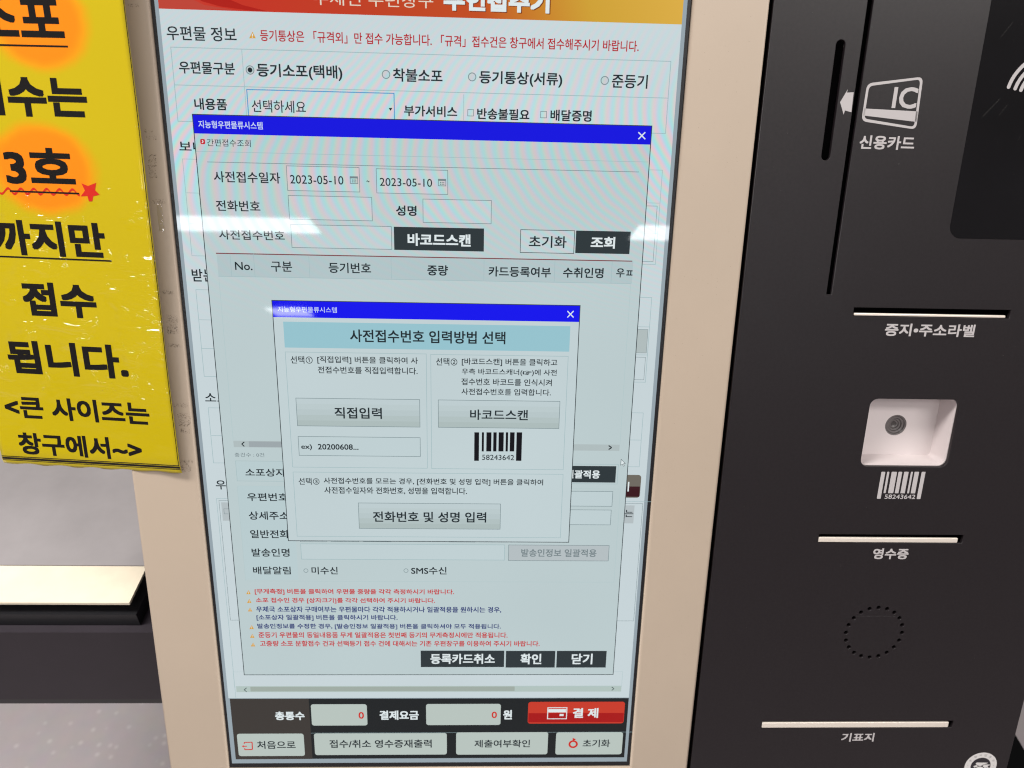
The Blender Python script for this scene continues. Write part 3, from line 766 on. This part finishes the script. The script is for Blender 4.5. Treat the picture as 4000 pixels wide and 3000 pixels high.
# dirt and adhesive residue beside the sign
random.seed(4)
mb = MB()
SMUDGE = [((-13.16, 65.72), (-6.14, 63.6)), ((-11.71, -10.28), (-5.95, -13.07)), ((-10.66, -14.35), (-3.86, -17.13)), ((-11.55, -26.69), (-5.66, -33.52)), ((-11.83, -33.66), (-6.49, -41.07)), ((-12.24, -55.63), (-2.84, -58.1)), ((-11.49, -118.14), (-3.2, -121.29)), ((-10.99, -135.62), (-2.65, -142.22)), ((-11.16, -142.36), (-3.21, -149.91)), ((-11.61, -156.88), (-2.21, -159.48)), ((-11.94, -202.38), (-2.28, -204.77)), ((-10.41, -209.33), (-0.99, -214.66)), ((-10.4, -214.77), (-1.52, -220.14)), ((-9.61, -221.45), (-2.4, -225.65)), ((-12.01, -247.33), (-2.73, -248.99)), ((-12.05, -249.97), (-4.3, -256.82))]
for i, ((u0, v1), (u1, v0)) in enumerate(SMUDGE):
    dens = (1.0, .8, .7, 1.6, 1.9, 1.5, 1.8, 1.2, 1.8, 1.8, 1.8, 1.3, 1.6, 1.3, 2.2, 1.0)[i]
    for _ in range(int(abs((u1 - u0) * (v1 - v0)) * dens * 1.5)):
        a = random.uniform(u0, u1); b = random.betavariate(1.4, 1.4) * (v1 - v0) + v0; r = random.uniform(0.10, 0.42)
        k = random.uniform(0.4, 1.6)
        if i in (3, 4, 5, 10, 14) and random.random() < .35: b = random.choice((v0, v1)) + random.gauss(0, .25)
        mb.poly([(a + r * k * math.cos(t), b + r * math.sin(t)) for t in (0.3, 1.7, 2.9, 4.1, 5.3)], 2.02 + _ % 7 * 0.012, 'adhesive_dirt')
for _ in range(260):
    a = random.uniform(355, 398); b = random.uniform(-520, 70); r = random.uniform(.08, .28)
    mb.poly([(a + r * math.cos(t), b + r * math.sin(t)) for t in (0.3, 1.7, 2.9, 4.1, 5.3)], 2.02, 'adhesive_dirt')
tag(mb.build('smudges', frame), kind='stuff')

screen = None
mb = MB(); mb.rect(2.0, -530.2, 348.4, 148, 0.0, 'border_glow'); screen = mb.build('screen', kiosk)  # display edge only reflects light; that brightness is put in as emission

# black control panel with its real openings
slot = lambda u, v0, v1, w: [(u + w / 2 * math.cos(math.radians(a)), v1 - w / 2 + w / 2 * math.sin(math.radians(a))) for a in range(0, 181, 20)] + \
                            [(u + w / 2 * math.cos(math.radians(a)), v0 + w / 2 + w / 2 * math.sin(math.radians(a))) for a in range(180, 361, 20)]
circle = lambda u, v, r, k=14: [(u + r * math.cos(6.28318 * i / k), v + r * math.sin(6.28318 * i / k)) for i in range(k)]
M0 = MB()
win = M0.rrect_pts(512.6, -247.9, 582.4, -192.4, 6.0)
loops = [R4(404.2, -600, 693.0, 165), slot(452.4, -19.7, 57.4, 6.2), R4(466.5, -113.2, 470.4, 158), R4(488.7, -128.9, 606.9, -122.3),
         win, R4(488.4, -314.4, 607.4, -306.9), R4(463.3, -495.2, 633.9, -487.8)]
SPK = [(548.2 + 24.07 * math.cos(math.radians(90 + 18 * k)), -398.4 + 24.07 * math.sin(math.radians(90 + 18 * k))) for k in range(20)]
loops += [circle(a, b, 1.75) for a, b in SPK]
mb = MB(); mb.curve(loops, -3.0, 0.0, 0.35, 'dark_plastic', 2)
panel = mb.build('control_panel', kiosk, True)
mb = MB(); mb.curve([R4(399, -599, 692, 164), M0.rrect_pts(508, -252, 587, -188, 6)], -16, -14, 0.2, 'black_plastic', 1)
mb.build('backing_plate', panel)
for a, b, c, d, L in ((489.4, 604.2, -128.5, -126.5, 0), (488.5, 603.7, -314.2, -310.0, 0), (463.5, 630.4, -494.9, -489.4, 0)):
    mb = MB(); mb.curve([M0.rrect_pts(a, c, b, d, .7, 3)], -2.2, -0.2, .6, 'lip_metal', 3)
    mb.build('slot_lip', panel, True)
# barcode scanner window: white tub with a stepped lens in its floor
mb = MB()
lin_o = M0.rrect_pts(509, -251.5, 586, -189, 6.5); mouth = M0.rrect_pts(512.8, -247.7, 582.2, -192.6, 6.0); bot = M0.rrect_pts(513.8, -246.2, 581.0, -194.0, 2.2)
mb.strip(lin_o, mouth, -3.2, 'housing_white'); mb.strip(mouth, bot, -3.2, 'housing_white', True, -22.0)
mb.curve([bot, circle(548.6, -221.0, 8.7, 36)], -24.0, -22.0, 0.0, 'housing_white', 1)
mb.build('scanner_window', panel, False)
mb = MB(); r, n = 8.75, -22.3
for r1, dn, mt in ((7.6, 0.3, 'lens_grey'), (6.9, .7, 'lens_dark'), (5.6, 0.3, 'lens_grey'), (5.0, .7, 'lens_dark'), (3.9, .3, 'lens_grey'), (3.2, .6, 'lens_dark'), (2.4, .2, 'lens_grey'), (1.4, .6, 'lens_dark')):
    mb.ring(548.6, -221.0, r1, r, n, mt, k=40, n2=n - dn); r, n = r1, n - dn
mb.disc(548.6, -221.0, 1.4, n, 'lens_dark'); mb.build('scanner_lens', panel, True)
# contactless pad and its wave mark
mb = MB()
mb.poly(M0.rrect_pts(549.4, -70.9, 690, 120, 9, 8), 0.25, 'pad_plastic'); P0 = M0.rrect_pts(549.4, -70.9, 690, 120, 9, 8)
mb.strip([(a + (-.15 if a < 600 else .15), b + (-.15 if b < 0 else .15)) for a, b in P0], P0, 0.0, 'pad_plastic', True, 0.25)
for rr in (26.8, 21.9, 17.6, 13.4):
    mb.ring(598.3, 25.9, rr - 1.25, rr + 1.25, 0.32, 'print', 169, 69)
    for t in (169, 69): mb.disc(598.3 + rr * math.cos(math.radians(t)), 25.9 + rr * math.sin(math.radians(t)), 1.25, 0.31, 'print')
mb.build('contactless_pad', panel)
# round postal emblem
mb = MB(); eu, ev = 668.1, -536.6
mb.ring(eu, ev, 9.1, 14.7, 0.06, 'emblem_white', k=48); mb.disc(eu, ev, 9.1, 0.05, 'emblem_dark', 48)
for ch, an in zip('우정사업본부', (151, 124, 101, 79, 55, 29)):
    a = math.radians(an); mb.text(ch, eu + 11.9 * math.cos(a), ev + 11.9 * math.sin(a), 2.3, 2.5, 0.10, 'emblem_ink', .2, a - math.pi / 2)
for an in (178, 2): mb.disc(eu + 11.9 * math.cos(math.radians(an)), ev + 11.9 * math.sin(math.radians(an)), .3, .1, 'emblem_ink')
for pl in [[(663.03, -534.23), (663.84, -532.71), (673.96, -532.96), (673.92, -533.53), (670.67, -534.85), (668.17, -536.67), (666.7, -536.55), (664.35, -535.19)], [(661.4, -536.78), (664.24, -535.46), (665.78, -536.73), (664.85, -537.69), (662.74, -538.32)], [(669.9, -536.57), (671.34, -534.97), (676.64, -535.08), (676.48, -535.84), (674.55, -536.6), (676.07, -538.52), (671.78, -538.69)], [(664.36, -538.45), (666.37, -537.31), (668.26, -537.13), (671.06, -538.3), (671.21, -540.6), (665.43, -540.57)]]: mb.poly(pl, 0.11, 'emblem_white')
mb.build('emblem', panel)

# dust and fine scratches on the black panel
random.seed(9)
mb = MB()
for _ in range(230):
    a = random.uniform(406, 690); b = random.uniform(-590, 90); r = random.choice((.10, .13, .16, .3)) * random.uniform(.7, 1.2)
    mb.poly([(a + r * math.cos(t), b + r * math.sin(t)) for t in (0.3, 1.7, 2.9, 4.1, 5.3)], 0.42, 'dust')
for _ in range(6):
    a = random.uniform(552, 620); b = random.uniform(-60, 70); L = random.uniform(3, 16); t = random.gauss(.75, .2)
    mb.line(a, b, a + L * math.cos(t), b + L * math.sin(t), 0.43 + _ * .004, 'dust', random.uniform(.03, .09))
tag(mb.build('dust_specks', panel), kind='stuff')

PAR = {'screen': screen, 'control_panel': panel}
SIGN_OPS = {}
for name, par, ops in PRINTED:
    if par == 'notice_sign': SIGN_OPS[name] = ops; continue
    mb = MB(); mb.run(ops); o = mb.build(name, PAR[par])
    if name == 'push_button' and any('red1' in op for op in ops): tag(o, 'red payment button with white card icon')
    elif name == 'push_button' and len(ops) == 2 and any('dark' == x for x in ops[0]): tag(o, 'dark grey button with white words')
# foot cabinet under the sloping front
mb = MB(); a = K2W.inverted()
def wq(*pts): return [tuple(1000 * c for c in (q.x, q.z, -q.y)) for q in (a @ Vector(p) for p in pts)]
X0, Y0, Z0, X1, Y1, Z1 = 0.06, -0.30, 0.0, 0.905, 0.35, 0.5
for q in (((X0, Y0, Z1), (X1, Y0, Z1), (X1, Y1, Z1), (X0, Y1, Z1)), ((X0, Y0, Z0), (X1, Y0, Z0), (X1, Y0, Z1), (X0, Y0, Z1)), ((X1, Y0, Z0), (X1, Y1, Z0), (X1, Y1, Z1), (X1, Y0, Z1)),
          ((X0, Y1, Z0), (X0, Y0, Z0), (X0, Y0, Z1), (X0, Y1, Z1)), ((X1, Y1, Z0), (X0, Y1, Z0), (X0, Y1, Z1), (X1, Y1, Z1))):
    mb.poly3(wq(*q), 'black_plastic')
mb.build('foot_cabinet', kiosk)

# ------------------------------------------------------------------ clear tape left on the frame
mb = MB()
for i in range(6):
    for j in range(24):
        f = lambda i_, j_: (-8.9 + 8.6 * i_ / 14, -76.9 + 18.5 * j_ / 24, 2.25 + .06 * math.sin(i_ * 1.9 + j_ * .8) + .05 * math.sin(j_ * 2.3))
        mb.poly3([f(i, j), f(i + 1, j), f(i + 1, j + 1), f(i, j + 1)], 'clear_film')
o = mb.build('clear_tape', None, True); o.matrix_world = K2W
tag(o, 'strip of crinkled clear tape stuck to beige frame between sign and screen', 'tape')

# ------------------------------------------------------------------ yellow notice sign
Rs = Matrix(((0.99498, 0.0073, -0.09981), (-0.01007, 0.99958, -0.02722), (0.09957, 0.02809, 0.99463)))   # columns: sign right, sign up, sign normal in (u, v, n)
T = Matrix(((1, 0, 0), (0, 0, -1), (0, 1, 0)))                                                            # (u, v, n) -> (x, y, z)
Ml = (T @ Rs @ T.inverted()).to_4x4(); Ml.translation = loc(-0.0093316, -0.0928851, 0.013)
sign = empty('notice_sign', K2W @ Ml, 'bright yellow laminated notice with big black lettering hanging beside the screen', 'sign')
def bend(x, y):      # the lower edge curls a little and the film is not quite flat
    t = max(0.0, (-150 - y) / 14)
    return -2.2 * t * t + 0.25 * math.sin(y * 0.05 + x * 0.02)
mb = MB(); W, H = 40, 90
LE = lambda y: -139.3 + 0.35 * math.sin(y * .4)
RE = lambda y: 0.0 + 0.25 * math.sin(y * .03)
BOT = -163.2
gx = lambda i, y: LE(y) + (RE(y) - LE(y)) * i / W
gy = lambda j: BOT + (240 - BOT) * (j / H) ** 1.25
front = [[None] * (W + 1) for _ in range(H + 1)]
for j in range(H + 1):
    for i in range(W + 1):
        y = gy(j); y2 = y + (0.5 * math.sin(gx(i, y) * .25) if j == 0 else 0); front[j][i] = (gx(i, y), y2, bend(gx(i, y), y))
vid = {}
for side in (0, 1):
    for j in range(H + 1):
        for i in range(W + 1):
            x, y, n = front[j][i]; vid[side, j, i] = len(mb.v); n -= 0.7 * side; mb.v.append((x / 1000, -n / 1000, y / 1000))
kk = mb.mi('sign_yellow')
def quad(*q): mb.f.append(tuple(vid[t] for t in q)); mb.m.append(kk)
for j in range(H):
    for i in range(W):
        quad((0, j, i), (0, j, i + 1), (0, j + 1, i + 1), (0, j + 1, i)); quad((1, j, i), (1, j + 1, i), (1, j + 1, i + 1), (1, j, i + 1))
for j in range(H):
    quad((0, j, 0), (0, j + 1, 0), (1, j + 1, 0), (1, j, 0)); quad((0, j, W), (1, j, W), (1, j + 1, W), (0, j + 1, W))
for i in range(W):
    quad((0, 0, i), (1, 0, i), (1, 0, i + 1), (0, 0, i + 1)); quad((0, H, i), (0, H, i + 1), (1, H, i + 1), (1, H, i))
mb.build('sheet', sign, True)
def bent(mb, lift):
    mb.v = [(x, y - (bend(x * 1000, z * 1000) + lift) / 1000, z) for x, y, z in mb.v]
mb = MB(); mb.LAYER = 0.03; mb.run(SIGN_OPS['lettering']); bent(mb, 0.05); mb.build('lettering', sign)
mb = MB(); mb.LAYER = 0.03; mb.run(SIGN_OPS['star_drawing'])
SQ = [(-104.03, 39.65), (-103.53, 38.86), (-102.99, 38.24), (-102.4, 37.9), (-101.74, 37.91), (-101.02, 38.28), (-100.24, 38.94), (-99.43, 39.75), (-98.63, 40.55), (-97.86, 41.2), (-97.14, 41.55), (-96.48, 41.55), (-95.9, 41.2), (-95.36, 40.57), (-94.85, 39.78), (-94.34, 39.0), (-93.8, 38.39), (-93.21, 38.06), (-92.55, 38.09), (-91.83, 38.47), (-91.05, 39.13), (-90.25, 39.95), (-89.45, 40.75), (-88.69, 41.38), (-87.97, 41.72), (-87.32, 41.71), (-86.74, 41.35), (-86.2, 40.71), (-85.69, 39.92), (-85.18, 39.15), (-84.63, 38.54), (-84.04, 38.22), (-83.38, 38.27), (-82.65, 38.66), (-81.88, 39.33), (-81.09, 40.14), (-80.3, 40.94), (-79.54, 41.57), (-78.83, 41.9), (-78.19, 41.87), (-77.6, 41.5), (-77.06, 40.85), (-76.55, 40.06), (-76.03, 39.29), (-75.49, 38.69), (-74.89, 38.39), (-74.23, 38.44), (-73.51, 38.85), (-72.74, 39.53), (-71.95, 40.34), (-71.17, 41.13), (-70.41, 41.75), (-69.71, 42.07), (-69.07, 42.03), (-68.49, 41.64), (-67.95, 40.99), (-67.43, 40.2), (-66.91, 39.43), (-66.36, 38.84), (-65.76, 38.55), (-65.1, 38.62), (-64.38, 39.04), (-63.62, 39.72), (-62.83, 40.54), (-62.06, 41.33), (-61.31, 41.93), (-60.61, 42.24), (-59.97, 42.18), (-59.39, 41.78), (-58.85, 41.12), (-58.33, 40.33), (-57.81, 39.57), (-57.25, 38.99), (-56.65, 38.72), (-55.99, 38.8), (-55.27, 39.23), (-54.52, 39.92), (-53.74, 40.74), (-52.97, 41.52), (-52.23, 42.11), (-51.54, 42.4), (-50.9, 42.34), (-50.32, 41.93), (-49.78, 41.26), (-49.26, 40.47), (-48.73, 39.71), (-48.17, 39.14), (-47.56, 38.88), (-46.9, 38.98)]
mb.strip([(a, b + .75) for a, b in SQ], [(a, b - .75) for a, b in SQ], 0.06, 'signred', False)
bent(mb, 0.05); mb.build('star_drawing', sign)
mb = MB()
for yy, w, e in ((-156.6, .7, -.5), (-158.3, 1.8, .1), (-160.0, .6, .2)):
    for i in range(30):
        x0 = -139 + (139 + e) * i / 30; x1 = -139 + (139 + e) * (i + 1) / 30
        mb.line(x0, yy, x1, yy, 0, 'signink', w)
for i in range(80): mb.line(-0.45, -156.7 + i * 5, -0.45, -156.7 + i * 5 + 5, 0, 'signink', .5)
bent(mb, 0.06); mb.build('border_line', sign)

# ------------------------------------------------------------------ parcel scale
scale = empty('parcel_scale', Matrix.Translation((-0.25, 0.0, 0.0)), 'low parcel scale with steel plate and band of light painted cream along its front below the yellow sign', 'scale')
SX = 0.25
mb = MB(); world_box(mb, -0.42 + SX, -0.0495, 0.838, -0.0935 + SX, 0.30, 0.8535, 'steel'); bevel(mb.build('weighing_plate', scale), 0.0012)
mb = MB(); world_box(mb, -0.42 + SX, -0.0908, 0.8502, -0.0932 + SX, -0.0500, 0.8530, 'light_band_cream'); bevel(mb.build('painted_light_band', scale), 0.0015)  # bright band of light on the plate, put in as a cream-coloured strip
mb = MB(); world_box(mb, -0.425 + SX, -0.0925, 0.824, -0.0905 + SX, 0.305, 0.8385, 'rubber'); bevel(mb.build('plate_skirt', scale), 0.002)
mb = MB(); world_box(mb, -0.46 + SX, -0.1000, 0.716, -0.052 + SX, 0.32, 0.823, 'housing_dark'); bevel(mb.build('housing', scale), 0.003)
mb = MB(); world_box(mb, -0.455 + SX, -0.0985, 0.706, -0.055 + SX, 0.46, 0.7155, 'rubber'); mb.build('base_trim', scale)
mb = MB(); world_box(mb, -0.40 + SX, 0.345, 0.0, -0.06 + SX, 0.45, 0.7055, 'black_plastic'); mb.build('pedestal', scale)

ts = bpy.data.objects.get('type_setter')
if ts: cu = ts.data; bpy.data.objects.remove(ts); bpy.data.curves.remove(cu)
